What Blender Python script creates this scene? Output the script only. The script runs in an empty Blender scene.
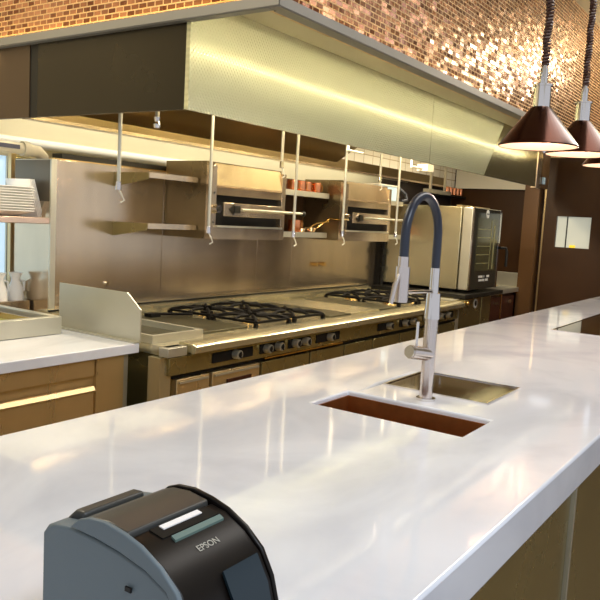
import bpy, bmesh, math, random
from mathutils import Vector, Matrix
random.seed(7)
SC = bpy.context.scene
COL = SC.collection
PI = math.pi

# ---------------------------------------------------------------- materials
def mat(name, color=(.8,.8,.8), rough=.4, metal=0.0, spec=.5, coat=0.0, emis=None, estr=0.0, aniso=0.0,
        noise=None, bump=None, trans=0.0):
    m = bpy.data.materials.new(name); m.use_nodes = True
    nt = m.node_tree; b = nt.nodes['Principled BSDF']
    b.inputs['Base Color'].default_value = (*color, 1)
    b.inputs['Roughness'].default_value = rough
    b.inputs['Metallic'].default_value = metal
    b.inputs['Specular IOR Level'].default_value = spec
    b.inputs['Coat Weight'].default_value = coat
    b.inputs['Transmission Weight'].default_value = trans
    if emis:
        b.inputs['Emission Color'].default_value = (*emis, 1)
        b.inputs['Emission Strength'].default_value = estr
    if noise or bump:
        tc = nt.nodes.new('ShaderNodeTexCoord')
    if noise:   # (scale, amount, stretch xyz)
        sc, amt, st = noise
        mp = nt.nodes.new('ShaderNodeMapping'); mp.inputs['Scale'].default_value = st
        nz = nt.nodes.new('ShaderNodeTexNoise'); nz.inputs['Scale'].default_value = sc; nz.inputs['Detail'].default_value = 5
        nt.links.new(tc.outputs['Object'], mp.inputs[0]); nt.links.new(mp.outputs[0], nz.inputs['Vector'])
        mx = nt.nodes.new('ShaderNodeMix'); mx.data_type = 'RGBA'
        mx.inputs['A'].default_value = (*[c*(1-amt) for c in color], 1)
        mx.inputs['B'].default_value = (*[min(1, c*(1+amt)) for c in color], 1)
        nt.links.new(nz.outputs['Fac'], mx.inputs['Factor']); nt.links.new(mx.outputs['Result'], b.inputs['Base Color'])
        mr = nt.nodes.new('ShaderNodeMapRange'); mr.inputs['To Min'].default_value = max(.02, rough*.75); mr.inputs['To Max'].default_value = rough*1.3
        nt.links.new(nz.outputs['Fac'], mr.inputs['Value']); nt.links.new(mr.outputs[0], b.inputs['Roughness'])
    if bump:
        sc, strength, st = bump
        mp = nt.nodes.new('ShaderNodeMapping'); mp.inputs['Scale'].default_value = st
        nz = nt.nodes.new('ShaderNodeTexNoise'); nz.inputs['Scale'].default_value = sc
        nt.links.new(tc.outputs['Object'], mp.inputs[0]); nt.links.new(mp.outputs[0], nz.inputs['Vector'])
        bp = nt.nodes.new('ShaderNodeBump'); bp.inputs['Strength'].default_value = strength; bp.inputs['Distance'].default_value = .01
        nt.links.new(nz.outputs['Fac'], bp.inputs['Height']); nt.links.new(bp.outputs[0], b.inputs['Normal'])
    return m

STEEL   = mat('brushed_steel', (.66,.53,.37), .20, .9, noise=(2.6,.34,(1.6,1,.35)), bump=(2.4,.16,(1.5,1,.4)))  # streaky colour variation stands in for reflection streaks
STEEL_H = mat('counter_steel', (.60,.54,.35), .24, .8, noise=(6,.12,(1,1,.2)), bump=(3,.12,(1,1,.5)))
STEEL_W = mat('warm_steel', (.68,.52,.27), .28, .8, noise=(6,.15,(1,1,.2)), bump=(3,.15,(1,1,.4)))
STEEL_B = mat('bronze_toned_steel', (.36,.30,.13), .26, .85, noise=(4,.15,(1,1,1)), bump=(3,.10,(1,1,1)))
STEEL_L = mat('satin_pale_steel', (.58,.56,.46), .40, .8, noise=(8,.05,(1,1,1)))
CHROME  = mat('chrome', (.74,.70,.66), .10, 1)
NICKEL  = mat('brushed_nickel', (.70,.63,.58), .24, 1)
BLACKM  = mat('black_metal', (.014,.013,.010), .4, 0, spec=.25)
BLACK   = mat('matte_black', (.008,.007,.006), .6, spec=.15)
IRON    = mat('cast_iron', (.006,.005,.004), .65, 0, spec=.12)
GRID    = mat('seasoned_griddle', (.12,.11,.065), .38, .8, noise=(9,.3,(1,1,1)))
BRASS   = mat('brass', (.85,.55,.18), .18, 1)
COPPER  = mat('copper', (.85,.33,.14), .2, 1)
RUBBER  = mat('black_hose', (.02,.025,.04), .3)
CREAM   = mat('cream_paint', (.72,.66,.48), .45, noise=(4,.06,(1,1,1)))
WHITEP  = mat('white_porcelain', (.92,.91,.87), .15)
WHITET  = mat('white_enamel', (.80,.77,.66), .4)
DARKBR  = mat('dark_brown_laminate', (.044,.017,.003), .42, 0, spec=.3, noise=(5,.3,(1,1,1)))
DARKPAN = mat('dark_glossy_panel', (.030,.023,.011), .25, .5, noise=(4,.25,(1,1,1)), bump=(3,.05,(1,1,1)))
BROWNT  = mat('brown_trim', (.13,.062,.02), .4, .2)
REDDRK  = mat('dark_red_lacquer', (.04,.009,.005), .3)
LAMPCU  = mat('dark_copper_shade', (.045,.014,.007), .18, .85)
SINKM   = mat('copper_brown_sink', (.48,.20,.06), .35, .9, noise=(30,.3,(1,1,1)))
GLASSBR = mat('bronze_ceramic_glass', (.05,.028,.010), .05, .0, spec=.8)
GLASSD  = mat('dark_door_glass', (.03,.03,.022), .06, .0, spec=.8)
PLASTIC = mat('grey_plastic', (.12,.155,.175), .5, bump=(900,.05,(1,1,1)))
PLASTICD= mat('black_plastic', (.007,.005,.004), .34, spec=.22)
PLASTICM= mat('smoked_plastic', (.040,.040,.036), .38)
PAPER   = mat('paper', (.85,.82,.80), .7)
TEAL    = mat('dull_teal', (.10,.16,.14), .5)
BEIGEP  = mat('beige_pipe', (.55,.50,.36), .5)
LABELB  = mat('label_blue_black', (.05,.05,.08), .5)
LABELO  = mat('label_orange', (.75,.35,.08), .6)
PALEBL  = mat('pale_blue_plastic', (.42,.58,.72), .45)
PRINTW  = mat('white_print', (.75,.74,.70), .5)
PRINTG  = mat('grey_print', (.42,.40,.34), .5)
SOFLED  = mat('soffit_led', (1,.95,.8), .5, emis=(1,.93,.66), estr=19)
LEDW    = mat('led_strip', (1,.8,.4), .5, emis=(1,.72,.25), estr=11)
BULB    = mat('heat_bulb', (1,.7,.5), .5, emis=(1,.62,.42), estr=1.9)
LAMPIN  = mat('shade_lining', (.42,.27,.19), .5)
WINLIT  = mat('daylit_pane', (.55,.7,.85), .3, emis=(.52,.74,.95), estr=.55)
ROOMLIT = mat('lit_room_pane', (.45,.45,.38), .3, emis=(.56,.58,.48), estr=.36)
YELLOW  = mat('yellow_plastic', (.9,.65,.05), .4, emis=(.9,.6,.02), estr=.4)
KWHITE  = mat('pale_wall_paint', (.62,.62,.60), .5)
CEILM   = mat('ceiling_paint', (.66,.60,.40), .8)
SOFFM   = mat('satin_tan_soffit', (.46,.38,.24), .42, .5)
LIPM    = mat('grey_lip_paint', (.26,.25,.22), .45, .4)
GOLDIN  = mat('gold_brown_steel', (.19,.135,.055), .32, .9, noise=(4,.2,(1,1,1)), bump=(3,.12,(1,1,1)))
FOOD    = mat('green_relish', (.30,.28,.06), .6, bump=(60,.8,(1,1,1)))

def mosaic():
    m = bpy.data.materials.new('copper_mosaic'); m.use_nodes = True
    nt = m.node_tree; N = nt.nodes; L = nt.links; b = N['Principled BSDF']
    tc = N.new('ShaderNodeTexCoord'); sp = N.new('ShaderNodeSeparateXYZ'); L.new(tc.outputs['Object'], sp.inputs[0])
    ad = N.new('ShaderNodeMath'); ad.operation = 'ADD'; L.new(sp.outputs[0], ad.inputs[0]); L.new(sp.outputs[1], ad.inputs[1])
    cb = N.new('ShaderNodeCombineXYZ'); L.new(ad.outputs[0], cb.inputs[0]); L.new(sp.outputs[2], cb.inputs[1])
    br = N.new('ShaderNodeTexBrick'); L.new(cb.outputs[0], br.inputs['Vector'])
    br.inputs['Scale'].default_value = 1.0
    br.inputs['Brick Width'].default_value = .045; br.inputs['Row Height'].default_value = .0225
    br.inputs['Mortar Size'].default_value = .0030; br.inputs['Mortar Smooth'].default_value = .25
    br.inputs['Bias'].default_value = -.1
    br.inputs['Color1'].default_value = (.16,.05,.018,1); br.inputs['Color2'].default_value = (.55,.25,.12,1)
    br.inputs['Mortar'].default_value = (.60,.42,.22,1)
    L.new(br.outputs['Color'], b.inputs['Base Color'])
    b.inputs['Metallic'].default_value = .65
    # each tile leans a little its own way
    vm = N.new('ShaderNodeVectorMath'); vm.operation = 'MULTIPLY'; vm.inputs[1].default_value = (22.222,44.444,0)
    L.new(cb.outputs[0], vm.inputs[0])
    fl = N.new('ShaderNodeVectorMath'); fl.operation = 'FLOOR'; L.new(vm.outputs[0], fl.inputs[0])
    wn = N.new('ShaderNodeTexWhiteNoise'); wn.noise_dimensions = '3D'; L.new(fl.outputs[0], wn.inputs['Vector'])
    su = N.new('ShaderNodeVectorMath'); su.operation = 'SUBTRACT'; su.inputs[1].default_value = (.5,.5,.5); L.new(wn.outputs['Color'], su.inputs[0])
    sc = N.new('ShaderNodeVectorMath'); sc.operation = 'SCALE'; sc.inputs['Scale'].default_value = .22; L.new(su.outputs[0], sc.inputs[0])
    bp = N.new('ShaderNodeBump'); bp.inputs['Strength'].default_value = .7; bp.inputs['Distance'].default_value = .004; bp.invert = True
    L.new(br.outputs['Fac'], bp.inputs['Height'])
    a2 = N.new('ShaderNodeVectorMath'); a2.operation = 'ADD'; L.new(bp.outputs[0], a2.inputs[0]); L.new(sc.outputs[0], a2.inputs[1])
    nn = N.new('ShaderNodeVectorMath'); nn.operation = 'NORMALIZE'; L.new(a2.outputs[0], nn.inputs[0]); L.new(nn.outputs[0], b.inputs['Normal'])
    mr = N.new('ShaderNodeMapRange'); mr.inputs['To Min'].default_value = .2; mr.inputs['To Max'].default_value = .5
    L.new(br.outputs['Fac'], mr.inputs['Value']); L.new(mr.outputs[0], b.inputs['Roughness'])
    return m
MOSAIC = mosaic()

def quilted():
    m = bpy.data.materials.new('linen_finish_steel'); m.use_nodes = True
    nt = m.node_tree; N = nt.nodes; L = nt.links; b = N['Principled BSDF']
    b.inputs['Base Color'].default_value = (.74,.72,.46,1); b.inputs['Metallic'].default_value = .62; b.inputs['Roughness'].default_value = .065
    tc = N.new('ShaderNodeTexCoord')
    hs = []
    for ang in (38, -38):
        mp = N.new('ShaderNodeMapping'); mp.inputs['Rotation'].default_value = (0, math.radians(ang), 0)
        L.new(tc.outputs['Object'], mp.inputs[0])
        w = N.new('ShaderNodeTexWave'); w.wave_type = 'BANDS'; w.bands_direction = 'X'
        w.inputs['Scale'].default_value = 22; w.inputs['Distortion'].default_value = 0
        L.new(mp.outputs[0], w.inputs['Vector']); hs.append(w)
    mu = N.new('ShaderNodeMath'); mu.operation = 'MULTIPLY'
    L.new(hs[0].outputs['Fac'], mu.inputs[0]); L.new(hs[1].outputs['Fac'], mu.inputs[1])
    bp = N.new('ShaderNodeBump'); bp.inputs['Strength'].default_value = .32; bp.inputs['Distance'].default_value = .006
    L.new(mu.outputs[0], bp.inputs['Height']); L.new(bp.outputs[0], b.inputs['Normal'])
    return m
QUILT = quilted()

def marble():
    m = bpy.data.materials.new('white_marble'); m.use_nodes = True
    nt = m.node_tree; N = nt.nodes; L = nt.links; b = N['Principled BSDF']
    tc = N.new('ShaderNodeTexCoord')
    n1 = N.new('ShaderNodeTexNoise'); n1.inputs['Scale'].default_value = 2.2; n1.inputs['Detail'].default_value = 8; n1.inputs['Distortion'].default_value = 1.6
    L.new(tc.outputs['Object'], n1.inputs['Vector'])
    cr = N.new('ShaderNodeValToRGB'); e = cr.color_ramp.elements
    e[0].position = .30; e[0].color = (.62,.64,.70,1); e[1].position = .56; e[1].color = (.77,.79,.84,1)
    L.new(n1.outputs['Fac'], cr.inputs[0]); L.new(cr.outputs[0], b.inputs['Base Color'])
    b.inputs['Roughness'].default_value = .07; b.inputs['Specular IOR Level'].default_value = .6; b.inputs['Coat Weight'].default_value = .25
    b.inputs['Coat Roughness'].default_value = .04
    return m
MARBLE = marble()

def tilemat(name, c1, c2, mortar, w, h, rough=.25, metal=0):
    m = bpy.data.materials.new(name); m.use_nodes = True
    nt = m.node_tree; N = nt.nodes; L = nt.links; b = N['Principled BSDF']
    tc = N.new('ShaderNodeTexCoord'); sp = N.new('ShaderNodeSeparateXYZ'); L.new(tc.outputs['Object'], sp.inputs[0])
    cb = N.new('ShaderNodeCombineXYZ'); L.new(sp.outputs[0], cb.inputs[0])
    ad = N.new('ShaderNodeMath'); ad.operation = 'ADD'; L.new(sp.outputs[1], ad.inputs[0]); L.new(sp.outputs[2], ad.inputs[1]); L.new(ad.outputs[0], cb.inputs[1])
    br = N.new('ShaderNodeTexBrick'); br.offset = 0; L.new(cb.outputs[0], br.inputs['Vector'])
    br.inputs['Scale'].default_value = 1; br.inputs['Brick Width'].default_value = w; br.inputs['Row Height'].default_value = h
    br.inputs['Mortar Size'].default_value = .004
    br.inputs['Color1'].default_value = (*c1,1); br.inputs['Color2'].default_value = (*c2,1); br.inputs['Mortar'].default_value = (*mortar,1)
    L.new(br.outputs['Color'], b.inputs['Base Color']); b.inputs['Roughness'].default_value = rough; b.inputs['Metallic'].default_value = metal
    return m
WTILE = tilemat('white_square_tile', (.85,.82,.72), (.78,.75,.64), (.45,.38,.25), .15, .075)
FLOORM = tilemat('floor_tile', (.16,.11,.06), (.20,.14,.07), (.06,.045,.03), .3, .3, .35)

# ---------------------------------------------------------------- mesh helpers
class MB:
    def __init__(s): s.b = bmesh.new()
    def box(s, x0,x1,y0,y1,z0,z1, bev=0, rz=0, piv=None):
        g = bmesh.ops.create_cube(s.b, size=1)['verts']
        c = Vector(((x0+x1)/2,(y0+y1)/2,(z0+z1)/2)); d = (abs(x1-x0),abs(y1-y0),abs(z1-z0))
        for v in g: v.co = Vector((v.co.x*d[0], v.co.y*d[1], v.co.z*d[2]))
        if bev > 0:
            es = list({e for v in g for e in v.link_edges})
            r = bmesh.ops.bevel(s.b, geom=es, offset=min(bev, min(d)*.45), segments=2, profile=.7, affect='EDGES')
            g = list({v for f in r['faces'] for v in f.verts} | {v for v in g if v.is_valid})
        if rz: bmesh.ops.rotate(s.b, verts=g, cent=(0,0,0), matrix=Matrix.Rotation(rz,3,'Z'))
        bmesh.ops.translate(s.b, verts=g, vec=c)
        return s
    def cyl(s, p0, p1, r, r1=None, n=20, caps=True):
        p0 = Vector(p0); p1 = Vector(p1); r1 = r if r1 is None else r1
        d = p1-p0; g = bmesh.ops.create_cone(s.b, cap_ends=caps, segments=n, radius1=r, radius2=r1, depth=d.length)['verts']
        q = Vector((0,0,1)).rotation_difference(d.normalized()).to_matrix().to_4x4()
        bmesh.ops.transform(s.b, matrix=Matrix.Translation((p0+p1)/2) @ q, verts=g)
        return s
    def sph(s, c, r, sc=(1,1,1), n=14):
        g = bmesh.ops.create_uvsphere(s.b, u_segments=n, v_segments=n//2+2, radius=r)['verts']
        for v in g: v.co = Vector((v.co.x*sc[0]+c[0], v.co.y*sc[1]+c[1], v.co.z*sc[2]+c[2]))
        return s
    def lathe(s, c, prof, n=32):           # prof: (r, z) list, open surface of revolution about z
        rings = []
        for r, z in prof:
            if r < 1e-5: rings.append([s.b.verts.new((c[0],c[1],c[2]+z))])
            else: rings.append([s.b.verts.new((c[0]+r*math.cos(2*PI*i/n), c[1]+r*math.sin(2*PI*i/n), c[2]+z)) for i in range(n)])
        for a, b in zip(rings, rings[1:]):
            for i in range(n):
                j = (i+1) % n
                if len(a) == 1 and len(b) == 1: continue
                if len(a) == 1: s.b.faces.new((a[0], b[j], b[i]))
                elif len(b) == 1: s.b.faces.new((a[i], a[j], b[0]))
                else: s.b.faces.new((a[i], a[j], b[j], b[i]))
        return s
    def prism(s, prof, axis, a, b):        # prof 2-D polygon; axis 'x': (y,z), 'y': (x,z), 'z': (x,y)
        def P(p, t): return {'x': (t,p[0],p[1]), 'y': (p[0],t,p[1]), 'z': (p[0],p[1],t)}[axis]
        A = [s.b.verts.new(P(p,a)) for p in prof]; B = [s.b.verts.new(P(p,b)) for p in prof]
        s.b.faces.new(A); s.b.faces.new(B[::-1])
        n = len(prof)
        for i in range(n): s.b.faces.new((A[i], B[i], B[(i+1)%n], A[(i+1)%n]))
        return s
    def tube(s, pts, r, n=12):
        pts = [Vector(p) for p in pts]; rings = []; up = None
        for i, p in enumerate(pts):
            t = (pts[min(i+1,len(pts)-1)] - pts[max(i-1,0)]).normalized()
            if up is None: up = t.orthogonal().normalized()
            up = (up - t*up.dot(t)).normalized(); w = t.cross(up)
            rr = r[i] if isinstance(r, (list,tuple)) else r
            rings.append([s.b.verts.new(p + (up*math.cos(2*PI*k/n) + w*math.sin(2*PI*k/n))*rr) for k in range(n)])
        for a, b in zip(rings, rings[1:]):
            for k in range(n): s.b.faces.new((a[k], a[(k+1)%n], b[(k+1)%n], b[k]))
        s.b.faces.new(rings[0][::-1]); s.b.faces.new(rings[-1])
        return s
    def build(s, name, m, parent=None, smooth=True, bevel=0):
        bmesh.ops.recalc_face_normals(s.b, faces=s.b.faces[:])
        off = Vector((0,0,0)); p = parent
        while p: off += p.location; p = p.parent
        if off.length: bmesh.ops.translate(s.b, verts=s.b.verts[:], vec=-off)
        me = bpy.data.meshes.new(name); s.b.to_mesh(me); s.b.free()
        if smooth:
            me.polygons.foreach_set('use_smooth', [True]*len(me.polygons))
            try: me.set_sharp_from_angle(angle=math.radians(35))
            except Exception: pass
        me.materials.append(m)
        o = bpy.data.objects.new(name, me); COL.objects.link(o)
        if parent: o.parent = parent
        if bevel:
            md = o.modifiers.new('bevel','BEVEL'); md.width = bevel; md.segments = 3; md.limit_method = 'ANGLE'; md.angle_limit = math.radians(40)
        return o

def tag(o, label=None, cat=None, group=None, kind=None):
    if label: o['label'] = label
    if cat: o['category'] = cat
    if group: o['group'] = group
    if kind: o['kind'] = kind
    return o
def thing(name, label, cat, loc, group=None):
    o = bpy.data.objects.new(name, None); COL.objects.link(o); o.location = loc; o.empty_display_size = .05
    return tag(o, label, cat, group)
def dup(root, loc, label=None, group=None, rz=None):
    r = root.copy(); COL.objects.link(r); r.location = loc
    if label: r['label'] = label
    if group: r['group'] = group
    if rz is not None: r.rotation_euler.z = rz
    for ch in list(root.children):
        c = ch.copy(); COL.objects.link(c); c.parent = r
        for g in list(ch.children):
            d = g.copy(); COL.objects.link(d); d.parent = c
    return r
def struct(name, mb, m, bevel=0):
    return tag(mb.build(name, m, smooth=False, bevel=bevel), kind='structure')
def one(name, mb, m, label, cat, group=None, bevel=0):
    return tag(mb.build(name, m, bevel=bevel), label, cat, group)
def text(name, body, size, m, parent, mtx, ext=.0004):
    cu = bpy.data.curves.new(name, 'FONT'); cu.body = body; cu.size = size; cu.extrude = ext
    cu.align_x = 'CENTER'; cu.align_y = 'CENTER'
    tmp = bpy.data.objects.new(name, cu); COL.objects.link(tmp)
    bpy.context.view_layer.update()
    me = bpy.data.meshes.new_from_object(tmp.evaluated_get(bpy.context.evaluated_depsgraph_get()))
    bpy.data.objects.remove(tmp)
    off = Vector((0,0,0)); p = parent
    while p: off += p.location; p = p.parent
    me.transform(Matrix.Translation(-off) @ mtx); me.materials.clear(); me.materials.append(m)
    o = bpy.data.objects.new(name, me); COL.objects.link(o); o.parent = parent
    return o

# ---------------------------------------------------------------- setting
struct('floor', MB().box(-3,10.2,-4,3.6,-.05,0), FLOORM)
struct('ceiling', MB().box(-3,10.2,-4,3.6,3.2,3.25), CEILM)
struct('wall_back', MB().box(-3,7.2,3.6,3.7,0,3.2), CREAM)
struct('wall_right', MB().box(7.18,7.28,1.45,3.6,0,2.22), DARKBR)
struct('wall_upper_right', MB().box(7.18,7.28,1.60,1.9,2.22,3.2), MOSAIC)
struct('wall_far_right', MB().box(10.2,10.3,-4,1.45,0,3.2), DARKBR)
struct('wall_passage', MB().box(7.28,10.2,1.45,1.55,0,3.2), DARKBR)
# tiled bulkhead above the hood: front face and left face
struct('wall_upper_front', MB().box(2.085,7.18,1.61,1.70,2.225,3.2), MOSAIC)
struct('wall_upper_left', MB().box(2.085,2.175,1.70,3.6,2.225,3.2), MOSAIC)
struct('trim_1', MB().box(7.06,7.18,2.15,2.29,0,2.22), BROWNT)
struct('trim_2', MB().box(7.155,7.18,1.50,2.125,2.195,2.215).box(7.155,7.18,2.105,2.125,0,2.195), STEEL_W)
# door in right wall
d = struct('door_1', MB().box(7.12,7.175,1.50,1.67,.02,2.19).box(7.12,7.175,1.985,2.10,.02,2.19).box(7.12,7.175,1.67,1.985,.02,1.355).box(7.12,7.175,1.67,1.985,1.645,2.19), DARKBR)
pn = MB().box(7.15,7.165,1.67,1.985,1.355,1.645).build('window_pane', ROOMLIT, d)
MB().box(7.143,7.150,1.885,1.895,1.355,1.645).build('mullion', BLACKM, d)
MB().box(7.140,7.150,1.80,1.852,1.356,1.38).build('yellow_box', YELLOW, d)
# daylit window behind the pass-through
w = struct('window_1', MB().box(1.3,2.36,3.575,3.60,1.05,1.73), WINLIT)
MB().box(2.36,2.40,3.56,3.60,1.0,1.76).box(1.26,1.30,3.56,3.60,1.0,1.76).box(1.30,2.36,3.56,3.60,1.0,1.05).box(1.30,2.36,3.56,3.60,1.73,1.76).build('window_frame', STEEL_L, w)
struct('wall_back_panel', MB().box(2.40,2.95,3.54,3.60,0,1.73), STEEL_B)

# ---------------------------------------------------------------- extractor hood
HX0, HX1 = 2.09, 6.42
hood = thing('extractor_hood', 'long stainless steel extractor hood hanging over the cooking line', 'extractor hood', (HX0, 2.0, 1.875))
MB().box(HX0,4.262,2.0,2.02,1.875,2.30).build('front_panel', QUILT, hood)
MB().prism([(4.268,1.875),(5.20,1.875),(5.55,2.30),(4.268,2.30)],'y',2.0,2.02).build('front_panel', QUILT, hood)
MB().prism([(5.206,1.875),(HX1,1.875),(HX1,2.30),(5.556,2.30)],'y',2.0,2.02).build('front_panel', mat('olive_reflection_steel', (.42,.37,.20), .2, .85), hood)['label'] = 'right end of the front with an olive reflection painted in'  # diagonal edge and darker olive tone of a reflection, painted in
MB().box(HX0,HX0+.02,2.0205,2.93,1.875,2.20).build('end_panel', DARKPAN, hood)['label'] = 'dark glossy end panel'
MB().box(HX0+.004,HX0+.02,2.93,2.99,1.875,2.20).build('end_post', BLACKM, hood)
MB().box(HX0,HX0+.02,2.99,3.6,1.875,2.20).build('end_panel', mat('brown_reflection_panel', (.085,.055,.030), .28, .5), hood)['label'] = 'rear end panel with a brown reflection painted in'  # lighter brown reflection put into the panel colour
MB().box(7.12,7.14,2.30,3.03,1.885,2.27).build('inner_end_plate', WHITET, hood)
MB().prism([(1.575,2.200),(1.575,2.222),(2.0,2.30),(2.0,2.292),(1.61,2.212),(1.60,2.200)],'x',2.06,7.17).build('soffit', SOFFM, hood)
MB().box(2.06,7.17,1.568,1.612,2.197,2.224).box(2.06,2.10,1.612,3.6,2.197,2.224).build('lip', LIPM, hood, bevel=.003)
MB().box(2.055,7.17,1.562,1.568,2.200,2.234).box(2.053,2.060,1.562,3.6,2.200,2.234).build('lip_upstand', LIPM, hood)
MB().box(2.12,7.15,1.612,1.632,2.201,2.216).build('led_channel', LIPM, hood)
MB().box(2.14,7.1,1.632,1.635,2.203,2.214).build('led_strip', SOFLED, hood)
MB().box(2.10,7.15,1.590,1.600,2.2245,2.230).build('led_strip', LEDW, hood)
MB().box(2.062,2.070+.008,1.62,3.6,2.2245,2.230).build('led_strip', LEDW, hood)
# inside
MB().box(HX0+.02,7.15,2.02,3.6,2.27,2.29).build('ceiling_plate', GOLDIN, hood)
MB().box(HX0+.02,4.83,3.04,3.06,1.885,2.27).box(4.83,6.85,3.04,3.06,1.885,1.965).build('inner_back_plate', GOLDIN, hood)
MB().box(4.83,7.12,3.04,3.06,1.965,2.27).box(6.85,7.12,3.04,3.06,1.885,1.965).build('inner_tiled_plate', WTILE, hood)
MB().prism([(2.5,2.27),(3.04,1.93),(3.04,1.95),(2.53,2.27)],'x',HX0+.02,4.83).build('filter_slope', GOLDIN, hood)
MB().box(HX0+.02,6.9,3.00,3.07,1.872,1.888).build('back_ledge', STEEL, hood)
for i, xx in enumerate((2.75,3.75,4.75,5.75)):
    MB().cyl((xx,2.34,2.27),(xx,2.34,2.235),.06).build('lamp_housing', CHROME, hood)
# bracket at the right end
br = thing('switch_post', 'small stainless switch post at the right end of the hood', 'switch box', (6.62,2.0,1.86))
MB().box(6.45,6.58,2.0,2.05,1.865,2.19).build('post', STEEL, br, bevel=.004)
MB().box(6.60,6.80,2.0,2.10,1.875,2.18).build('case', BROWNT, br)
MB().box(6.60,6.66,1.985,2.0,1.91,1.97).build('switch', PALEBL, br)

# ---------------------------------------------------------------- back of the cooking line
bs = thing('backsplash', 'tall brushed stainless backsplash standing behind the cooking range', 'backsplash', (2.28,3.05,0))
sx = [2.285,3.018,3.905,4.31,5.18,5.56]
for a, b_ in zip(sx, sx[1:]):
    MB().box(a+.0015,b_-.0015,3.05,3.10,.93,1.705).build('panel', STEEL, bs, bevel=.0015)
MB().box(2.3,5.55,3.055,3.09,0,.93).build('lower_wall', STEEL, bs)
MB().box(2.28,5.56,3.052,3.098,1.705,1.712).build('top_cap', BRASS, bs)
for x_ in (2.616,):
    MB().cyl((x_,3.05,1.085),(x_,3.035,1.085),.010).build('bolt', CHROME, bs)
MB().cyl((4.61,3.05,1.15),(4.61,3.02,1.15),.016).build('hook_eye', BRASS, bs)
MB().cyl((4.72,3.05,1.15),(4.72,3.02,1.15),.016).build('hook_eye', BRASS, bs)
one('corner_post', MB().box(5.565,5.598,3.0,3.08,.93,1.72).cyl((5.58,2.985,.95),(5.58,2.985,1.5),.015).box(5.55,5.60,2.97,3.0,1.08,1.12).box(5.55,5.60,2.97,3.0,1.22,1.27), BLACKM,
    'black corner post with pipe between backsplash and tall oven', 'post')
part_ = thing('partition_panel', 'stainless partition panel at the left end of the backsplash', 'partition', (2.28,3.05,.92))
MB().box(2.262,2.28,3.05,3.345,.92,1.705).build('panel', STEEL, part_)
MB().box(2.2595,2.262,3.06,3.34,1.50,1.70).build('dark_reflection', mat('dark_reflection_steel',(.16,.13,.09),.35,.7), part_)  # dark sheet stands for the darker reflection on the upper panel
MB().box(2.255,2.287,3.042,3.052,.92,1.705).build('edge_trim', STEEL_L, part_)
one('steel_post', MB().box(2.25,2.28,3.36,3.385,.92,1.75), STEEL_W, 'narrow brown-gold steel post behind the plate shelf', 'post')
# pipe with label
pp = thing('vent_pipe', 'beige pipe with a printed label under the hood, above the plate shelf', 'pipe', (1.6,3.2,1.75))
MB().cyl((1.2,3.2,1.748),(2.20,3.2,1.748),.028).cyl((2.20,3.2,1.748),(2.235,3.2,1.748),.036).build('straight_pipe', BEIGEP, pp)
MB().tube([(2.235,3.2,1.748),(2.29,3.2,1.742),(2.325,3.21,1.72),(2.335,3.22,1.68)],.03).build('elbow', BEIGEP, pp)
MB().box(2.02,2.17,3.170,3.18,1.742,1.762).build('label_plate', LABELB, pp)
MB().box(1.93,2.0,3.169,3.18,1.735,1.768).build('label_plate', LABELO, pp)
one('white_duct', MB().cyl((2.2,3.57,1.812),(4.6,3.57,1.812),.028), WHITEP, 'long white pipe running behind the backsplash top edge', 'pipe')

MB().box(2.36,3.7,3.10,3.18,1.60,1.742).build('dark_gap_strip', BLACKM, bs)  # black strip put in to darken the gap behind the backsplash top
# plate shelf
sh = thing('plate_shelf', 'stainless wall shelf holding stacked white dishes at the far left', 'shelf', (1.7,3.05,1.39))
MB().box(1.0,2.262,3.05,3.40,1.39,1.42).build('shelf_board', mat('rosy_steel', (.72,.55,.44), .35, .9), sh, bevel=.003)
MB().box(1.0,1.03,3.36,3.40,.92,1.39).build('upright', STEEL, sh)
# dishes
def dish_mesh():
    b = MB()
    w_, d_ = .085, .075
    for (r0,z0),(r1,z1) in [((.45,0),(.95,.020)),((.95,.020),(1.12,.026)),((1.12,.026),(1.12,.030)),((1.12,.030),(.93,.025)),((.93,.025),(.42,.005))]:
        pts0 = [(-w_*r0,-d_*r0),(w_*r0,-d_*r0),(w_*r0,d_*r0),(-w_*r0,d_*r0)]
        pts1 = [(-w_*r1,-d_*r1),(w_*r1,-d_*r1),(w_*r1,d_*r1),(-w_*r1,d_*r1)]
        A = [b.b.verts.new((x,y,z0)) for x,y in pts0]; B = [b.b.verts.new((x,y,z1)) for x,y in pts1]
        for i in range(4): b.b.faces.new((A[i],A[(i+1)%4],B[(i+1)%4],B[i]))
    for z_, r_ in ((0,.45),(.005,.42)):
        b.b.faces.new([b.b.verts.new((x*r_*w_,y*r_*d_,z_)) for x,y in ((-1,-1),(1,-1),(1,1),(-1,1))])
    bmesh.ops.remove_doubles(b.b, verts=b.b.verts[:], dist=.0003)
    return b
dm = dish_mesh().build('square_dish', WHITEP)
ords = ['bottom','second','third','fourth','fifth','sixth','seventh','eighth','ninth','topmost']
for k in range(10):
    o = dm if k == 0 else dm.copy()
    if k: COL.objects.link(o)
    o.location = (2.085+.004*math.sin(k*1.7), 3.15, 1.4205+k*.0125); o.rotation_euler.z = .05*math.sin(k*2.1)
    pos = {'bottom':'lying on the shelf','topmost':'on top of all'}.get(ords[k], ords[k]+' from the bottom')
    tag(o, 'white square dish in the taller shelf stack, '+pos, 'dish', 'white dishes stacked on the shelf')
for k in range(4):
    o = dm.copy(); COL.objects.link(o)
    o.location = (1.86, 3.16, 1.4205+k*.0125); o.rotation_euler.z = .1*k
    tag(o, 'white square dish in the low stack at the left frame edge, '+['lying on the shelf','second up','third up','on top'][k], 'dish', 'white dishes in the low stack')
for k in range(4):
    o = dm.copy(); COL.objects.link(o)
    o.location = (2.180+.009*k, 3.2, 1.502); o.rotation_euler = (0, math.radians(72), .1)
    tag(o, 'white square dish standing on edge beside the tall stack, '+['nearest the stack','second away from it','third away from it','outermost'][k], 'dish', 'white dishes standing on edge')

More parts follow.
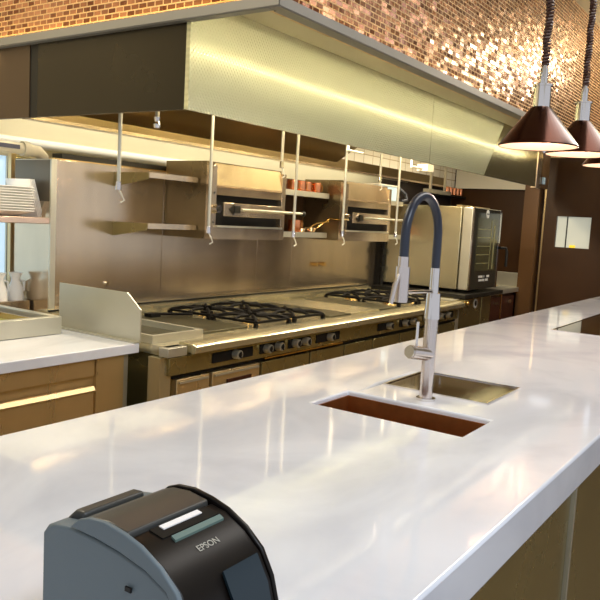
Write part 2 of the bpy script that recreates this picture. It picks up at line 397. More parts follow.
# ---------------------------------------------------------------- left counter
lc = thing('counter_cabinet', 'stainless refrigerated drawer cabinet under the left white worktop', 'cabinet', (1.3,2.32,0))
MB().box(.4,2.095,2.33,3.55,.08,.875).build('body', STEEL_W, lc)
MB().box(.4,1.935,2.312,2.33,.808,.872).build('top_rail', STEEL_W, lc)
for a, b_ in ((1.02,1.925),(.42,1.0)):
    dr = MB().box(a,b_,2.300,2.33,.50,.755).build('drawer', STEEL_W, lc, bevel=.004)
    MB().prism([(2.290,.752),(2.300,.768),(2.312,.768),(2.312,.752),(2.294,.745)],'x',a,b_).build('handle', STEEL_W, dr)
MB().box(1.945,2.09,2.312,2.33,.08,.872).build('side_panel', STEEL_W, lc)
MB().box(2.093,2.12,2.32,3.5,.08,.872).build('end_panel', STEEL_L, lc)
one('left_worktop', MB().box(.4,2.155,2.29,3.58,.878,.920), MARBLE, 'white stone worktop at left holding the food pan well', 'worktop', bevel=.004)
tub = thing('food_pan_well', 'raised stainless food pan well on the left white worktop', 'food well', (1.6,2.66,.92))
def frame_box(x0,x1,y0,y1,z0,z1,t):
    return MB().box(x0,x1,y0,y0+t,z0,z1).box(x0,x1,y1-t,y1,z0,z1).box(x0,x0+t,y0+t,y1-t,z0,z1).box(x1-t,x1,y0+t,y1-t,z0,z1)
frame_box(1.1,2.04,2.66,3.18,.922,1.0,.035).build('rim', STEEL_L, tub, bevel=.003)
MB().box(1.135,2.005,2.695,3.145,.922,.93).build('well_floor', STEEL_H, tub)
for i, (a, b_) in enumerate(((1.60,1.97),(1.18,1.56))):
    pnn = frame_box(a,b_,2.72,3.12,.93,.985,.014).build('food_pan', STEEL, tub)
    MB().box(a+.014,b_-.014,2.734,3.106,.932,.958).build('contents', FOOD, pnn)
bk = one('low_ledge', MB().box(1.2,2.25,3.19,3.40,.921,1.0), STEEL, 'low stainless ledge behind the food pan well', 'ledge')
def carafe(x, lab):
    t = thing('white_pitcher', lab, 'pitcher', (x,3.245,1.0), 'white pitchers by the food well')
    MB().lathe((x,3.245,1.0),[(0,0.0005),(.040,.0005),(.042,.012),(.036,.06),(.022,.095),(.022,.11),(.034,.138),(.030,.136),(.018,.108),(.0,.10)]).build('body', WHITEP, t)
    MB().tube([(x+.03,3.245,1.03),(x+.05,3.245,1.05),(x+.048,3.245,1.09),(x+.024,3.245,1.10)],.006).build('handle', WHITEP, t)
    return t
def lx(px): return px
c1 = carafe(2.205,'white porcelain pitcher on the ledge, the one nearer the partition')
c2 = dup(c1, (2.115,3.245,1.0), 'white porcelain pitcher on the ledge, cut by the left frame edge')

# ---------------------------------------------------------------- splash guard
sg = thing('splash_guard', 'upright stainless splash guard with a clipped corner left of the range', 'splash guard', (2.155,2.6,.92))
MB().prism([(2.285,.921),(2.825,.921),(2.825,1.128),(2.37,1.128),(2.285,1.062)],'x',2.150,2.157).build('plate', STEEL_L, sg)
MB().box(2.125,2.150,2.29,2.83,.921,.926).build('foot_flange', STEEL_L, sg)
MB().box(2.157,2.175,2.80,2.83,.921,1.128).build('rear_post', STEEL_B, sg)

# ---------------------------------------------------------------- cooking range
RX0, RX1 = 2.19, 5.30
rg = thing('cooking_range', 'long stainless gas cooking range with burners, griddle and ovens under the hood', 'range', (RX0,2.16,0))
MB().box(RX0+.02,RX1,2.20,3.03,.10,.875).build('body', STEEL_B, rg)
MB().box(RX0,RX1,2.16,3.03,.875,.915).build('top_deck', STEEL_H, rg)
MB().prism([(2.10,.885),(2.10,.912),(2.115,.922),(2.16,.925),(2.20,.925),(2.20,.878),(2.115,.878)],'x',2.30,RX1).build('bullnose', STEEL_H, rg, bevel=.002)
MB().box(2.17,2.285,2.135,2.19,.875,.915).build('side_bracket', STEEL_L, rg, bevel=.003)
MB().box(2.30,RX1,2.125,2.15,.868,.884).build('gas_rail', STEEL_B, rg)
MB().box(2.20,RX1,2.155,2.20,.79,.868).build('control_panel', STEEL_B, rg, bevel=.003)
MB().box(2.16,2.225,2.17,2.24,.0,.87).build('corner_leg', STEEL_H, rg)
MB().box(RX0,RX1,2.175,2.20,.770,.790).build('shadow_gap', BLACK, rg)
for a, b_, h in ((2.26,2.47,0),(2.49,2.84,1)):
    dr = MB().box(a,b_,2.165,2.20,.25,.765).build('oven_door', STEEL_W, rg, bevel=.004)
    if h: MB().box(a+.10,b_-.07,2.158,2.166,.40,.72).build('door_window', REDDRK, dr)
    MB().box(a+.012,b_-.012,2.158,2.166,.745,.755).build('trim_bead', STEEL_L, dr)
for a, b_ in ((2.86,3.28),(3.295,3.64),(3.655,3.98),(3.995,4.35),(4.365,4.75),(4.765,5.28)):
    MB().box(a,b_,2.165,2.20,.25,.765).build('lower_door', STEEL_B, rg, bevel=.003)
MB().box(2.86,3.6,2.150,2.165,.782,.789).build('handle_bar', BRASS, rg)
for x in (2.327,2.458,2.777,3.228,3.679,3.926,4.367,4.80):
    MB().sph((x,2.112,.894),.016,(1.4,.8,.8)).build('valve_cap', BRASS, rg)
for a, b_ in ((2.47,2.76),(2.82,3.02),(3.06,3.26),(3.32,3.56),(4.02,4.22),(4.32,4.55),(4.9,5.2)):
    MB().box(a,b_,2.150,2.157,.812,.858).build('dial_plate', BLACK, rg)
for x in (2.625,2.864,2.96,3.109,3.202,3.445,4.148,4.374,4.493,4.70,4.952,5.078):
    kn = MB().cyl((x,2.15,.838),(x,2.118,.838),.024,.021,n=18).build('knob', STEEL_L, rg)
    MB().cyl((x,2.1175,.838),(x,2.114,.838),.012,n=14).box(x-.003,x+.003,2.110,2.115,.822,.854).build('knob_grip', BLACKM, kn)
# riser at the back
MB().prism([(2.93,.915),(2.93,.960),(2.96,.972),(3.045,.975),(3.045,.915)],'x',RX0,RX1).build('back_riser', STEEL_H, rg)
MB().box(RX0,RX1,2.955,2.965,.9735,.980).build('riser_groove', BLACKM, rg)
# sunken tray at the left
frame_box(2.20,2.52,2.26,2.90,.915,.95,.02).build('tray_rim', STEEL_L, rg)
MB().box(2.22,2.50,2.28,2.88,.915,.922).build('tray_floor', GRID, rg)
MB().box(2.56,2.90,2.30,2.88,.915,.926).build('flat_top', GRID, rg, bevel=.002)
MB().box(3.62,3.86,2.26,2.88,.915,.926).build('griddle_plate', GRID, rg, bevel=.002)
MB().box(3.87,4.22,2.26,2.88,.915,.926).build('griddle_plate', STEEL_H, rg, bevel=.002)
MB().box(4.23,4.48,2.26,2.88,.915,.926).build('griddle_plate', GRID, rg, bevel=.002)
# burners and grates
def burner(x, y):
    bb = MB().cyl((x,y,.915),(x,y,.928),.055,.050,n=20).build('burner_base', BRASS, rg)
    MB().cyl((x,y,.928),(x,y,.938),.034,n=18).build('burner_cap', IRON, bb)
def grate(x, y, s=.145):
    b = MB(); z0, z1 = .940, .954
    for q in (-1,1):
        b.box(x-s,x+s,y+q*s-.006,y+q*s+.006,z0-.004,z1-.006); b.box(x+q*s-.006,x+q*s+.006,y-s,y+s,z0-.004,z1-.006)
    for a in range(8):
        an = a*PI/4; ca, sa = math.cos(an), math.sin(an); ro = s if a % 2 == 0 else s*1.38
        b.tube([(x+ca*.035,y+sa*.035,z0+.016),(x+ca*ro*.7,y+sa*ro*.7,z0+.018),(x+ca*ro,y+sa*ro,z0+.004)],.0085,n=6)
    for i in (-1,1):
        for j in (-1,1): b.box(x+i*s-.01,x+i*s+.01,y+j*s-.01,y+j*s+.01,.915,z0)
    b.build('burner_grate', IRON, rg)
for x in (3.08,3.42):
    for y in (2.42,2.74): burner(x,y); grate(x,y)
for x in (4.68,5.0):
    for y in (2.42,2.74): burner(x,y); grate(x,y,.14)
one('grill_scraper', MB().tube([(2.74,2.80,.941),(2.83,2.74,.941),(2.90,2.68,.941)],.008).box(2.69,2.76,2.78,2.83,.927,.945), IRON, 'long black iron scraper lying on the flat top left of the burners', 'scraper')

# narrow fryer baskets post at right end of the range
fp = thing('pasta_cooker', 'narrow steel cooker with vertical rods between range and tall oven', 'cooker', (5.35,2.2,0))
MB().box(5.31,5.43,2.20,3.0,0,.925).build('body', STEEL_L, fp)
MB().box(5.31,5.43,2.12,2.20,.885,.925).build('front_rail', STEEL_B, fp)
MB().sph((5.37,2.108,.91),.018,(1.3,.8,.8)).build('valve_cap', BRASS, fp)

# ---------------------------------------------------------------- tall oven
st = thing('oven_stand', 'bronze steel cabinet with round emblem carrying the tall oven', 'stand', (5.9,2.2,0))
MB().box(5.44,6.24,2.26,3.0,0,.93).build('body', STEEL_B, st)
MB().box(5.44,6.30,2.16,3.0,.93,.962).build('top_slab', BLACKM, st, bevel=.003)
dr = MB().box(5.50,5.98,2.235,2.26,.1,.91).build('door', STEEL_B, st, bevel=.003)
MB().cyl((5.85,2.235,.865),(5.85,2.230,.865),.038,n=28).build('emblem', PRINTW, dr)
MB().cyl((5.85,2.230,.865),(5.85,2.228,.865),.024,n=24).build('emblem_core', BLACK, dr)
MB().box(6.0,6.22,2.235,2.26,.1,.91).build('door', STEEL_B, st, bevel=.003)
ov = thing('combi_oven', 'tall stainless combi oven with dark glass door at the end of the range', 'oven', (5.9,2.6,.962))
MB().box(5.60,6.22,2.31,3.02,.985,1.655).build('body', STEEL_H, ov, bevel=.006)
MB().box(5.60,6.22,2.31,2.36,1.655,1.668).build('top_trim', STEEL_W, ov)
for x in (5.66,6.16):
    for y in (2.38,2.95): MB().cyl((x,y,.962),(x,y,.986),.02).build('foot', BLACKM, ov)
dr = MB().box(5.60,6.24,2.215,2.30,.985,1.652).build('door', STEEL_L, ov, bevel=.008)
MB().box(5.625,6.205,2.207,2.216,.99,1.648).build('glass_panel', GLASSD, dr)
MB().box(6.206,6.24,2.205,2.216,.985,1.652).build('chrome_edge', CHROME, dr)
MB().box(5.60,5.624,2.205,2.216,.985,1.652).build('chrome_edge', CHROME, dr)
MB().box(5.70,6.14,2.203,2.2075,1.14,1.575).build('window', mat('oven_window', (.10,.095,.045), .15, .3, spec=.7), dr)
wr = MB()
for z in (1.20,1.27,1.34,1.41,1.48): wr.box(5.71,5.99,2.2005,2.203,z,z+.006)
wr.box(6.0,6.01,2.2005,2.203,1.15,1.56)
wr.box(6.07,6.095,2.2005,2.203,1.15,1.52)
wr.build('rack', mat('rack_olive', (.42,.40,.20), .4, .5), dr)
MB().tube([(6.24,2.20,1.33),(6.28,2.16,1.33),(6.28,2.15,1.30),(6.28,2.15,1.17)],.012).build('handle', BLACKM, dr)
MB().cyl((5.90,2.207,1.608),(5.90,2.203,1.608),.034,n=28).build('emblem_disc', PRINTW, dr)
MX = Matrix.Translation((5.90,2.2022,1.608)) @ Matrix.Rotation(PI/2,4,'X')
text('emblem_text', 'UNOX', .019, BLACK, dr, MX)
lt = MB()
for z, segs in ((1.082,((5.80,5.90),(5.92,5.94),(5.985,6.05))),(1.052,((5.81,5.87),(5.88,5.95),(5.96,6.02)))):
    for a, b_ in segs:
        xx = a
        while xx < b_-.008:
            lt.box(xx,xx+.010,2.2045,2.2072,z,z+.018); xx += .016
lt.build('printed_marks', PRINTW, dr)

# right hand service counter
rc = thing('service_cabinet', 'dark red cabinet against the right wall beside the oven stand', 'cabinet', (6.6,2.3,0))
MB().box(6.32,7.05,2.32,3.5,0,.90).build('body', REDDRK, rc)
for a, b_ in ((6.33,6.66),(6.70,7.04)):
    dr = MB().box(a,b_,2.30,2.32,.1,.87).build('door', REDDRK, rc, bevel=.003)
    MB().box(a+.16,a+.24,2.288,2.30,.80,.83).build('handle', CHROME, dr)
MB().box(6.665,6.695,2.30,2.32,.1,.89).build('stile', BRASS, rc)
one('service_worktop', MB().box(6.31,7.15,2.27,3.55,.90,.94), STEEL_L, 'pale worktop right of the tall oven', 'worktop', bevel=.003)
one('wall_upstand', MB().box(7.12,7.165,2.30,3.5,.94,1.075), STEEL_L, 'pale upstand along the right wall behind the oven', 'upstand', bevel=.003)
one('steel_tray', MB().box(6.5,7.0,2.45,2.60,.941,.95), STEEL, 'flat tray lying on the worktop right of the oven', 'tray')

# ---------------------------------------------------------------- wall shelves left of the grills
def wshelf(z, lab, ln):
    t = thing('wall_shelf', lab, 'shelf', (2.665,3.05,z), 'stainless wall shelves left of the grill')
    MB().box(2.66,3.02,2.80,3.05,z-.006,z).build('shelf_board', STEEL, t)
    MB().box(2.66,3.02,2.793,2.80,z-.026,z+.002).build('front_lip', STEEL, t)
    MB().prism([(2.80,z),(3.05,z),(3.05,z-.075),(2.80,z-.035)],'x',2.654,2.660).build('end_bracket', STEEL_B, t)
    return t
s1 = wshelf(1.675,'upper stainless wall shelf on the backsplash left of the first grill',0)
s2 = wshelf(1.415,'lower stainless wall shelf on the backsplash left of the first grill',0)

# ---------------------------------------------------------------- salamander grills
def salamander(x0, lab):
    t = thing('salamander_grill', lab, 'grill', (x0,2.70,1.345), 'salamander grills on the wall')
    x1 = x0+.69
    MB().box(x0,x1,2.74,3.048,1.345,1.77).build('casing', mat('brown_casing_steel',(.26,.20,.11),.28,.9,noise=(5,.25,(1,1,1))) if 'brown_casing_steel' not in bpy.data.materials else bpy.data.materials['brown_casing_steel'], t)
    MB().box(x0,x0+.045,2.70,2.74,1.345,1.75).build('side_flange', STEEL, t, bevel=.002)
    MB().box(x1-.04,x1,2.70,2.74,1.345,1.75).build('side_flange', STEEL, t, bevel=.002)
    MB().prism([(2.71,1.59),(2.70,1.632),(2.69,1.636),(2.70,1.645),(2.72,1.762),(2.74,1.77),(2.74,1.59)],'x',x0+.045,x1-.04).build('upper_panel', STEEL, t)
    MB().box(x0+.045,x1-.04,2.70,2.74,1.345,1.412).build('lower_panel', STEEL, t)
    MB().box(x0+.045,x1-.04,2.685,2.74,1.412,1.422).build('grill_lip', STEEL_L, t)
    MB().box(x0+.046,x1-.041,2.734,2.7405,1.422,1.59).build('opening', BLACK, t)
    rk = MB().box(x0+.09,x1-.045,2.68,2.69,1.475,1.550).build('rack_front', STEEL, t, bevel=.002)
    MB().prism([(x0+.13,1.515),(x0+.17,1.545),(x0+.17,1.485)],'y',2.672,2.680).box(x0+.165,x0+.215,2.665,2.68,1.495,1.535).build('latch', BLACKM, rk)
    MB().cyl((x0+.20,2.645,1.515),(x0+.80,2.645,1.515),.008,n=12).build('handle_bar', STEEL_L, rk)
    MB().sph((x0+.815,2.645,1.515),.017).build('handle_knob', BLACKM, rk)
    kb = MB().cyl((x0+.028,2.70,1.512),(x0+.028,2.665,1.512),.026,.022,n=20).build('knob', CHROME, t)
    MB().cyl((x0+.028,2.665,1.512),(x0+.028,2.660,1.512),.013,n=14).build('knob_centre', BLACKM, kb)
    for z in (1.44,1.60): MB().cyl((x0+.022,2.70,z),(x0+.022,2.696,z),.006,n=10).build('screw', BLACKM, t)
    return t
g1 = salamander(3.03,'wall-mounted stainless salamander grill on the left, beside the two wall shelves')
g2 = dup(g1,(4.43,2.70,1.345),'wall-mounted stainless salamander grill on the right, behind the faucet')

# shelves with copper mugs
def mshelf(x0,x1,y0,z,name,lab,wallm=STEEL):
    t = thing(name, lab, 'shelf', (x0,y0,z))
    MB().box(x0,x1,y0,3.048,z-.006,z).build('shelf_board', STEEL, t)
    MB().box(x0,x1,y0-.006,y0,z-.03,z+.006).build('front_lip', STEEL_L, t)
    return t
mshelf(3.76,4.40,2.82,1.665,'mug_shelf','upper steel shelf with copper mugs between the two grills')
mshelf(3.76,4.40,2.82,1.390,'mug_shelf','lower steel shelf with copper pans between the two grills')
mshelf(5.16,5.55,2.82,1.390,'mug_shelf','lower steel shelf right of the second grill')
mshelf(5.16,5.55,2.82,1.665,'mug_shelf','upper steel shelf right of the second grill')
one('back_board', MB().box(3.74,4.41,3.035,3.049,1.39,1.76), DARKBR, 'dark brown board behind the copper mugs between the grills', 'board')
def mug(x,y,z,lab,grp,h=.075,r=.036):
    t = thing('copper_mug', lab, 'mug', (x,y,z), grp)
    MB().lathe((x,y,z),[(0,.001),(r*.92,.001),(r,.01),(r,h),(r*.93,h),(r*.9,.008),(0,.006)],n=22).build('cup', COPPER, t)
    MB().tube([(x+r,y-.005,z+h*.85),(x+r+.022,y-.01,z+h*.8),(x+r+.024,y-.01,z+h*.3),(x+r,y-.005,z+h*.2)],.004,n=8).build('handle', BRASS, t)
    return t
G = 'copper mugs on the upper shelf'
m0 = mug(4.04,2.88,1.6655,'copper mug on the upper shelf, leftmost beside the first grill',G)
for i,(x,w_) in enumerate(((4.14,'second from the first grill'),(4.24,'third from the first grill'),(4.33,'nearest the second grill'))):
    dup(m0,(x,2.88+.02*(i%2),1.6655),'copper mug on the upper shelf, '+w_,G)
m1 = mug(4.09,2.88,1.3905,'copper pot on the lower shelf close to the first grill','copper pots on the lower shelf',.085,.045)
dup(m1,(4.22,2.96,1.3905),'copper pot on the lower shelf, middle one of three','copper pots on the lower shelf')
p3 = thing('steel_ladle', 'steel ladle with long curved handle on the lower mug shelf', 'ladle', (4.32,2.9,1.391))
MB().lathe((4.32,2.9,1.392),[(0,0),(.03,.006),(.045,.035),(.042,.035),(.027,.01),(0,.005)]).build('bowl', CHROME, p3)
MB().tube([(4.36,2.88,1.42),(4.40,2.84,1.47),(4.41,2.80,1.50),(4.42,2.70,1.49)],.005,n=8).build('handle', BRASS, p3)
p4 = thing('steel_ladle', 'steel ladle leaning between the copper pots on the lower shelf', 'ladle', (4.15,2.84,1.391))
MB().lathe((4.15,2.865,1.392),[(0,0),(.02,.004),(.032,.028),(.030,.028),(.018,.008),(0,.005)]).build('bowl', CHROME, p4)
MB().tube([(4.18,2.84,1.415),(4.24,2.80,1.46),(4.33,2.76,1.475)],.005,n=8).build('handle', BRASS, p4)
dup(m0,(5.24,2.88,1.3905),'copper mug on the lower shelf right of the second grill','copper mugs right of the second grill')
dup(m0,(5.35,2.88,1.3905),'copper mug on the lower shelf nearest the tall oven','copper mugs right of the second grill')
# hanging rack with copper mugs above the oven
hr = thing('hanging_rack', 'pale steel rail rack hanging under the hood above the tall oven', 'rack', (6.3,2.9,1.8))
MB().box(6.22,6.72,2.90,2.96,1.79,1.825).build('rail', STEEL_L, hr)
MB().box(6.30,6.32,2.92,2.94,1.825,2.27).build('hanger', STEEL_L, hr)
MB().box(6.62,6.64,2.92,2.94,1.825,2.27).build('hanger', STEEL_L, hr)
for i in range(5):
    dup(m0,(6.76+i*.085,2.97,1.8005),'small copper mug in the row high above the tall oven, '+['leftmost','second from left','middle','second from right','rightmost'][i],'copper mugs high above the tall oven')
one('high_shelf', MB().box(6.73,7.155,2.92,3.06,1.785,1.7995), BLACKM, 'dark shelf high above the tall oven', 'shelf')
one('dark_wall_board', MB().box(5.66,7.15,3.08,3.10,.94,1.87), mat('near_black_board',(.012,.008,.007),.5), 'near black board behind the tall oven', 'board')
bx = thing('blue_container', 'pale blue plastic container on the shelf right of the second grill', 'container', (5.36,2.92,1.6655))
MB().box(5.20,5.52,2.86,3.0,1.666,1.79).build('tub', PALEBL, bx, bevel=.01)
MB().box(5.19,5.53,2.855,3.005,1.79,1.80).build('lid', WHITET, bx)
hs = one('black_hose', MB().tube([(5.57,2.96,1.80),(5.62,2.9,1.79),(5.68,2.86,1.74),(5.66,2.84,1.69),(5.60,2.86,1.68)],.014), RUBBER, 'black hose curling down beside the blue container', 'hose')

# ---------------------------------------------------------------- pipes dropping from the hood
def drop(x,y,z0,z1,lab,kind=0):
    t = thing('drop_pipe', lab, 'pipe', (x,y,z0), 'pipes dropping from the hood')
    MB().cyl((x,y,z0+.03),(x,y,z1),.0085,n=12).build('pipe', STEEL_L, t)
    MB().cyl((x,y,z0),(x,y,z0+.035),.014,.011,n=12).build('nozzle', CHROME, t)
    MB().tube([(x,y,z0+.005),(x+.01,y-.01,z0-.02),(x+.03,y-.005,z0-.045),(x+.012,y,z0-.055)],.0035,n=6).build('cap_cord', WHITET, t)
    return t
drop(2.20,2.50,1.565,2.27,'thin pipe dropping left of the wall shelves, ending at mid height')
drop(2.795,2.50,1.385,2.27,'long thin pipe dropping at the left edge of the first grill')
drop(3.39,2.50,1.765,2.27,'short slanting pipe above the first grill')
drop(3.54,2.50,1.375,2.27,'long thin pipe dropping at the right edge of the first grill')
drop(4.09,2.50,1.385,2.27,'long thin pipe dropping left of the second grill')
drop(4.55,2.50,1.77,2.27,'short pipe above the second grill')
drop(4.84,2.50,1.39,2.27,'long thin pipe dropping at the right edge of the second grill')
nz = thing('hood_nozzle', 'small nozzle hanging from the hood near its dark end panel', 'nozzle', (2.30,2.35,1.86))
MB().cyl((2.32,2.40,1.89),(2.32,2.40,2.27),.009).build('stem', STEEL_L, nz)
MB().lathe((2.32,2.40,1.84),[(0,0),(.014,.003),(.016,.02),(.010,.03),(.014,.05),(0,.052)],n=12).build('tip', CHROME, nz)
one('elbow_pipe', MB().cyl((4.02,2.45,1.93),(4.02,2.45,2.27),.009).cyl((4.02,2.45,1.93),(4.20,2.45,1.93),.008), WHITET,
    'pale elbow pipe under the hood just left of the second grill', 'pipe')
jb = thing('junction_box', 'small pale junction box on a bent pipe under the hood, above the faucet', 'junction box', (5.25,2.5,1.9))
MB().cyl((5.02,2.5,1.912),(5.02,2.5,2.27),.009).cyl((5.02,2.5,1.92),(5.20,2.5,1.92),.009).build('pipe', WHITET, jb)
MB().box(5.20,5.31,2.45,2.54,1.90,1.955).build('box', WHITET, jb)

# ---------------------------------------------------------------- kitchen island
def slab_with_holes(x0,x1,y0,y1,z0,z1,holes):
    xs = sorted({x0,x1,*[h[0] for h in holes],*[h[1] for h in holes]}); ys = sorted({y0,y1,*[h[2] for h in holes],*[h[3] for h in holes]})
    b = MB(); V = {}
    def v(i,j,k):
        if (i,j,k) not in V: V[(i,j,k)] = b.b.verts.new((xs[i],ys[j],(z0,z1)[k]))
        return V[(i,j,k)]
    nx, ny = len(xs)-1, len(ys)-1
    def solid(i,j):
        if i<0 or j<0 or i>=nx or j>=ny: return False
        cx, cy = (xs[i]+xs[i+1])/2, (ys[j]+ys[j+1])/2
        return not any(h[0]<cx<h[1] and h[2]<cy<h[3] for h in holes)
    for i in range(nx):
        for j in range(ny):
            if not solid(i,j): continue
            b.b.faces.new((v(i,j,1),v(i+1,j,1),v(i+1,j+1,1),v(i,j+1,1))); b.b.faces.new((v(i,j,0),v(i,j+1,0),v(i+1,j+1,0),v(i+1,j,0)))
            if not solid(i-1,j): b.b.faces.new((v(i,j,0),v(i,j,1),v(i,j+1,1),v(i,j+1,0)))
            if not solid(i+1,j): b.b.faces.new((v(i+1,j,0),v(i+1,j+1,0),v(i+1,j+1,1),v(i+1,j,1)))
            if not solid(i,j-1): b.b.faces.new((v(i,j,0),v(i+1,j,0),v(i+1,j,1),v(i,j,1)))
            if not solid(i,j+1): b.b.faces.new((v(i,j+1,0),v(i,j+1,1),v(i+1,j+1,1),v(i+1,j+1,0)))
    return b
IZ = 1.05
SK = (1.425,1.600,.550,.930); T1 = (1.735,1.985,.612,.900); T2 = (3.32,4.6,.66,.905)
top = slab_with_holes(-.9,6.6,.327,1.198,IZ-.076,IZ,[SK,T1,T2])
one('island_worktop', top, MARBLE, 'long glossy white marble worktop of the central island', 'worktop', bevel=.020)
ib = thing('island_cabinet', 'stainless steel cabinet base carrying the white marble island top', 'cabinet', (2.0,.76,0))
struct_x = [-.85,.35,.98,1.598,2.2,3.0,4.0,5.0,6.5]
for a, b_ in zip(struct_x, struct_x[1:]):
    MB().box(a+.002,b_-.002,.36,.378,.10,.972).build('front_panel', STEEL_B, ib, bevel=.002)
MB().box(-.85,6.5,1.12,1.14,.10,.972).build('rear_panel', STEEL_W, ib)
MB().box(-.85,-.83,.38,1.12,.10,.972).box(6.48,6.5,.38,1.12,.10,.972).build('end_panel', STEEL_W, ib)
MB().box(-.85,6.5,.42,1.08,.0,.10).build('plinth', BLACKM, ib)
MB().box(1.600,1.612,.352,.362,.30,.96).build('corner_trim', STEEL_L, ib)
sk = thing('undermount_sink', 'small copper-brown undermount sink sunk in the island top', 'sink', (1.51,.74,.80))
x0,x1,y0,y1 = SK[0]+.001,SK[1]-.001,SK[2]+.001,SK[3]-.001
MB().box(x0,x1,y0,y0+.004,.80,1.039).box(x0,x1,y1-.004,y1,.80,1.039).box(x0,x0+.004,y0,y1,.80,1.039).box(x1-.004,x1,y0,y1,.80,1.039).box(x0,x1,y0,y1,.796,.80).build('bowl', SINKM, sk)
MB().cyl((1.51,.74,.80),(1.51,.74,.806),.035).build('drain', CHROME, sk)
def tray(name, T, lab):
    t = thing(name, lab, 'warming plate', ((T[0]+T[1])/2,(T[2]+T[3])/2,IZ-.02))
    MB().box(T[0]+.003,T[1]-.003,T[2]+.003,T[3]-.003,IZ-.03,IZ+.001).build('glass_plate', GLASSBR, t)
    frame_box(T[0]-.002,T[1]+.002,T[2]-.002,T[3]+.002,IZ-.001,IZ+.0035,.006).build('frame', CHROME, t)
tray('warming_plate', T1, 'square bronze glass warming plate set into the island behind the faucet')
tray('warming_plate', T2, 'long bronze glass warming plate set into the island at the right frame edge')

# ---------------------------------------------------------------- faucet
fx, fy = 1.665, .744
fa = thing('pull_down_faucet', 'tall pull-down faucet with black arched hose beside the island sink', 'faucet', (fx,fy,IZ))
MB().cyl((fx,fy,IZ),(fx,fy,IZ+.006),.024,n=32).build('base_ring', CHROME, fa)
MB().cyl((fx,fy,IZ+.006),(fx,fy,IZ+.235),.0165,n=32).build('body', NICKEL, fa)
MB().cyl((fx,fy,IZ+.205),(fx,fy,IZ+.268),.020,.0175,n=32).build('upper_sleeve', CHROME, fa)
MB().cyl((fx,fy,IZ+.268),(fx,fy,IZ+.33),.0115,n=28).build('hose_collar', CHROME, fa)
pts = []
ax_ = fx-.003
R = .088
for i in range(6): pts.append((fx,fy,IZ+.32+i*.018))
zc = IZ+.405
for i in range(1,20):
    a = PI*i/20; pts.append((fx-R+R*math.cos(a), fy, zc+R*1.08*math.sin(a)))
for i in range(5): pts.append((fx-2*R,fy,zc-i*.014))
MB().tube(pts,.0105,n=18).build('hose', RUBBER, fa)
sp = MB().cyl((fx-2*R,fy,zc-.045),(fx-2*R,fy,zc-.075),.012,n=24).cyl((fx-2*R,fy,zc-.068),(fx-2*R,fy,zc-.148),.0165,.0160,n=28).build('spray_head', NICKEL, fa)
MB().tube([(fx-2*R-.016,fy,zc-.085),(fx-2*R-.026,fy+.004,zc-.11),(fx-2*R-.036,fy+.006,zc-.15)],[.004,.006,.005],n=10).build('trigger', NICKEL, sp)
MB().cyl((fx-.012,fy,IZ+.273),(fx-2*R+.010,fy,zc-.126),.0045,n=12).build('holder_arm', CHROME, fa)
hd = MB().cyl((fx,fy,IZ+.115),(fx-.075,fy+.015,IZ+.128),.0165,n=28).build('side_valve', NICKEL, fa)
MB().cyl((fx-.075,fy+.015,IZ+.128),(fx-.080,fy+.016,IZ+.129),.0145,n=28).build('valve_face', CHROME, hd)
MB().cyl((fx-.055,fy+.01,IZ+.125),(fx-.055,fy+.01,IZ+.20),.0035,n=10).build('lever', CHROME, hd)

# ---------------------------------------------------------------- heat lamps
def pendant(x,y,z,lab):
    t = thing('heat_lamp', lab, 'heat lamp', (x,y,z), 'heat lamps hanging over the island')
    c = (x,y,z)
    MB().lathe(c,[(.132,0),(.134,.004),(.036,.130),(.030,.134),(.030,.130),(.126,.004),(.132,0)],n=40).build('shade', LAMPCU, t)
    MB().lathe(c,[(.129,.0015),(.124,.0035),(.030,.124),(0,.126)],n=40).build('shade_lining', LAMPIN, t)
    MB().sph((x,y,z+.062),.038,(1,1,1.1),n=20).build('bulb', BULB, t)
    MB().cyl((x,y,z+.130),(x,y,z+.205),.0285,n=28).cyl((x,y,z+.203),(x,y,z+.209),.034,n=28).build('neck', CHROME, t)
    MB().cyl((x,y,z+.209),(x,y,z+.262),.0135,n=20).cyl((x,y,z+.262),(x,y,z+.275),.009,n=16).cyl((x-.022,y,z+.205),(x-.022,y,z+.245),.004,n=10).build('stem', CHROME, t)
    pts = [(x+.010*math.cos(k*1.3)+.006*math.sin(k*.11), y+.010*math.sin(k*1.3), z+.27+k*.0022) for k in range(0, int((3.2-z-.28)/.0022))]
    MB().tube(pts,.0052,n=6).build('coiled_cord', mat('dark_cord',(.05,.018,.012),.4) if 'dark_cord' not in bpy.data.materials else bpy.data.materials['dark_cord'], t)
    return t
LP = [(2.56,.80,1.772),(3.10,.80,1.800),(3.70,.80,1.810)]
l1 = pendant(*LP[0],'copper conical heat lamp nearest the faucet, the largest in view')
pendant(*LP[1],'copper conical heat lamp partly hidden behind the nearest lamp')
pendant(*LP[2],'copper conical heat lamp at the right frame edge, farthest along the island')

